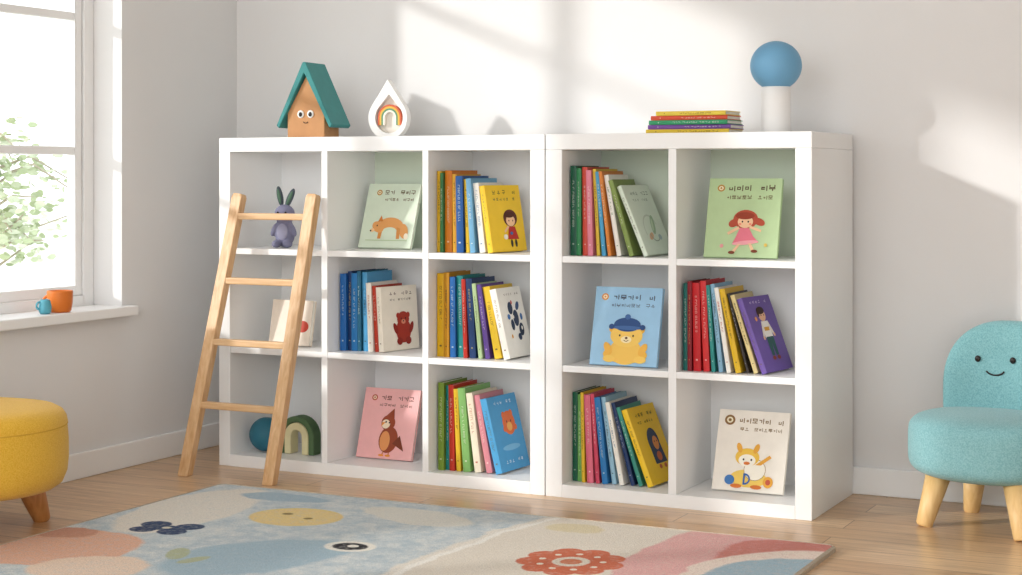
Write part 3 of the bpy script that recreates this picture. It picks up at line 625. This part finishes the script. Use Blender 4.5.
# ================================================================ RUG (printed pattern is one procedural material)
RX0, RX1, RY0, RY1, RZ = -3.19, -1.19, 2.75, 4.355, .012
def rug_print():
    m = bpy.data.materials.new('rug_print'); m.use_nodes = True
    nt = m.node_tree; N = nt.nodes; L = nt.links; b = N['Principled BSDF']
    b.inputs['Roughness'].default_value = .95; b.inputs['Specular IOR Level'].default_value = .1
    tc = N.new('ShaderNodeTexCoord')
    def noise(sc, det=4, rough=.6):
        n = N.new('ShaderNodeTexNoise'); n.inputs['Scale'].default_value = sc; n.inputs['Detail'].default_value = det; n.inputs['Roughness'].default_value = rough
        L.new(tc.outputs['Object'], n.inputs['Vector']); return n
    def warp(sc, amt, src=None):
        n = noise(sc); s1 = N.new('ShaderNodeVectorMath'); s1.operation = 'SUBTRACT'; s1.inputs[1].default_value = (.5, .5, .5); L.new(n.outputs['Color'], s1.inputs[0])
        s2 = N.new('ShaderNodeVectorMath'); s2.operation = 'SCALE'; s2.inputs['Scale'].default_value = amt; L.new(s1.outputs[0], s2.inputs[0])
        s3 = N.new('ShaderNodeVectorMath'); s3.operation = 'ADD'; L.new(src or tc.outputs['Object'], s3.inputs[0]); L.new(s2.outputs[0], s3.inputs[1])
        return s3.outputs[0]
    fine = warp(90, .008); coarse = warp(4, .10, fine)
    fade = noise(60, 6, .8); fr = N.new('ShaderNodeMapRange'); fr.inputs['From Min'].default_value = .38; fr.inputs['From Max'].default_value = .5; fr.inputs['To Min'].default_value = .70; fr.inputs['To Max'].default_value = 1
    L.new(fade.outputs['Fac'], fr.inputs['Value'])
    n0 = noise(16, 10, .8); cr = N.new('ShaderNodeValToRGB')
    cr.color_ramp.elements[0].position = .40; cr.color_ramp.elements[0].color = lin('#b3c2ca')
    cr.color_ramp.elements[1].position = .62; cr.color_ramp.elements[1].color = lin('#dadcd9')
    L.new(n0.outputs['Fac'], cr.inputs['Fac']); cur = [cr.outputs['Color']]
    def shape(cx, cy, a, bb, col, rot=0, soft=.04, src=None, fd=True):
        mp = N.new('ShaderNodeMapping'); mp.vector_type = 'TEXTURE'
        mp.inputs['Location'].default_value = (cx, cy, RZ); mp.inputs['Rotation'].default_value = (0, 0, rot); mp.inputs['Scale'].default_value = (a, bb, 50)
        L.new(src or fine, mp.inputs['Vector'])
        ln = N.new('ShaderNodeVectorMath'); ln.operation = 'LENGTH'; L.new(mp.outputs[0], ln.inputs[0])
        mr = N.new('ShaderNodeMapRange'); mr.inputs['From Min'].default_value = 1+soft; mr.inputs['From Max'].default_value = 1-soft
        L.new(ln.outputs['Value'], mr.inputs['Value']); fac = mr.outputs[0]
        if fd:
            mu = N.new('ShaderNodeMath'); mu.operation = 'MULTIPLY'; L.new(fac, mu.inputs[0]); L.new(fr.outputs[0], mu.inputs[1]); fac = mu.outputs[0]
        mx = N.new('ShaderNodeMixRGB'); L.new(fac, mx.inputs['Fac']); L.new(cur[0], mx.inputs[1]); mx.inputs[2].default_value = lin(col); cur[0] = mx.outputs[0]
    C = coarse
    shape(-1.15, 3.5, .97, 2.2, '#e6dfd3', 0, .008, C)
    shape(-1.15, 3.5, .945, 2.2, '#f2eee6', 0, .006, C); shape(-1.15, 3.5, .925, 2.2, '#e2d9cb', 0, .006, C)
    shape(-3.02, 3.98, .15, .34, '#e3ddd2', .1, .05, C); shape(-2.38, 4.18, .20, .09, '#dfdcd2', -.2, .06, C)
    shape(-2.50, 3.56, .17, .26, '#a7bdc9', -.5, .05, C); shape(-2.87, 4.24, .16, .055, '#a6bac6', 0, .06, C)
    shape(-3.06, 3.42, .24, .21, '#e2b49c', .3, .03, C); shape(-3.13, 3.57, .10, .07, '#cf9c86', .2, .06, C); shape(-2.80, 3.28, .15, .12, '#ead3bf', .3, .05, C)
    # right side: pink, cream and pale blue fields
    shape(-1.26, 4.02, .38, .66, '#e0aeaa', 0, .015, C); shape(-1.20, 4.16, .26, .24, '#d38a80', 0, .03, C); shape(-1.22, 3.90, .24, .36, '#ecdccf', 0, .02, C)
    shape(-1.22, 3.88, .19, .28, '#a3bac6', 0, .03, C)
    shape(-1.90, 4.24, .08, .06, '#dccfae', 0, .1, C)
    shape(-2.685, 4.025, .140, .122, '#e6cd92', 0, .03)
    shape(-2.73, 4.05, .016, .014, '#8c7a52', 0, .2); shape(-2.64, 4.02, .013, .013, '#8c7a52', 0, .2)
    for dx, dy, r in ((-.055,.028,.045),(.052,.040,.043),(-.048,-.040,.040),(.045,-.032,.043),(0,0,.035)): shape(-2.925+dx, 3.738+dy, r, r*.9, '#414f6c', 0, .06)
    shape(-2.925, 3.742, .014, .012, '#d9d3c0', 0, .2)
    shape(-2.343, 3.768, .072, .060, '#ece8dd', 0, .05); shape(-2.343, 3.768, .050, .040, '#37363a', 0, .06); shape(-2.338, 3.775, .016, .015, '#ece8dd', 0, .1)
    shape(-2.70, 3.50, .030, .065, '#b3b99a', .5, .1); shape(-2.62, 3.46, .022, .05, '#b3b99a', -.3, .1)
    cx, cy = -1.748, 3.87
    for i in range(9):
        a = 2*PI*i/9; shape(cx+.098*math.cos(a), cy+.106*math.sin(a), .042, .046, '#cf7458', 0, .05)
    shape(cx, cy, .100, .106, '#cf7458', 0, .04); shape(cx, cy, .048, .052, '#e6dccd', 0, .05); shape(cx, cy, .028, .030, '#d2805f', 0, .08)
    for i in range(9):
        a = 2*PI*(i+.5)/9; shape(cx+.080*math.cos(a), cy+.086*math.sin(a), .009, .010, '#efe6d6', 0, .1)
    wv = noise(240, 3, .7); wr = N.new('ShaderNodeMapRange'); wr.inputs['From Min'].default_value = .3; wr.inputs['From Max'].default_value = .7; wr.inputs['To Min'].default_value = .72; wr.inputs['To Max'].default_value = 1.14
    L.new(wv.outputs['Fac'], wr.inputs['Value'])
    ov = N.new('ShaderNodeVectorMath'); ov.operation = 'SCALE'; L.new(cur[0], ov.inputs[0]); L.new(wr.outputs[0], ov.inputs['Scale'])
    L.new(ov.outputs[0], b.inputs['Base Color'])
    bp = N.new('ShaderNodeBump'); bp.inputs['Strength'].default_value = .6; bp.inputs['Distance'].default_value = .005
    L.new(wv.outputs['Fac'], bp.inputs['Height']); L.new(bp.outputs['Normal'], b.inputs['Normal'])
    return m
rgt = thing('rug', 'faded pastel blue and cream rug with coral flower motif', 'rug', (0, 0, 0))
def rrect(x0, x1, y0, y1, r, n=6):
    o = []
    for cx, cy, a in ((x1-r, y1-r, 0), (x0+r, y1-r, 90), (x0+r, y0+r, 180), (x1-r, y0+r, 270)):
        for i in range(n+1): o.append((cx+r*math.cos(R(a+90*i/n)), cy+r*math.sin(R(a+90*i/n))))
    return o
m = MB(); m.extr(rrect(RX0+.008, RX1-.008, RY0+.008, RY1-.008, .022), 0, RZ, rug_print(), 'z'); m.build('pile', rgt)
m = MB(); bind = M('#b9ab98', .95, .12, 120, .4, 400)
o_ = rrect(RX0, RX1, RY0, RY1, .03); i_ = rrect(RX0+.0085, RX1-.0085, RY0+.0085, RY1-.0085, .0225); n = len(o_)
for i in range(n):
    j = (i+1) % n
    m.poly([(*o_[i], .0), (*o_[j], .0), (*o_[j], .011), (*o_[i], .011)], bind)
    m.poly([(*o_[i], .011), (*o_[j], .011), (*i_[j], .0145), (*i_[i], .0145)], bind)
    m.poly([(*i_[i], .0145), (*i_[j], .0145), (*i_[j], .0), (*i_[i], .0)], bind)
m.build('bound_edge', rgt)
# ================================================================ LIGHT
w = bpy.data.worlds.new('World'); S.world = w; w.use_nodes = True
bg = w.node_tree.nodes['Background']; bg.inputs['Color'].default_value = (.96, .985, 1, 1); bg.inputs['Strength'].default_value = 2.1
sd = bpy.data.lights.new('sun', 'SUN'); sd.energy = 2.5; sd.angle = R(2.5); sd.color = (1, .98, .95)
so = bpy.data.objects.new('sun', sd); COL.objects.link(so); so.location = (-8, -1, 4)
so.rotation_euler = Vector((.30, .28, -.125)).to_track_quat('-Z', 'Y').to_euler()
ad = bpy.data.lights.new('fill_light', 'AREA'); ad.shape = 'RECTANGLE'; ad.size = 2.5; ad.size_y = 2.0; ad.energy = 52; ad.color = (.99, .995, 1)  # added fill lamp, out of view; stands for no fixture in the room
ao = bpy.data.objects.new('fill_light', ad); COL.objects.link(ao); ao.location = (-1.6, -.5, 2.4)
ao.rotation_euler = (Vector((-2.2, 5.0, .6)) - Vector((-1.6, -.5, 2.4))).to_track_quat('-Z', 'Y').to_euler()
# ================================================================ CAMERA
cd = bpy.data.cameras.new('camera'); cam = bpy.data.objects.new('camera', cd); COL.objects.link(cam)
cam.location = (0, 0, ZC); cam.rotation_euler = (PI/2, 0, YAW)
cd.sensor_width = 36; cd.lens = 36*F/1022; cd.shift_y = -(287.5-HY)/1022; cd.clip_start = .05
S.camera = cam
S.view_settings.view_transform = 'Standard'
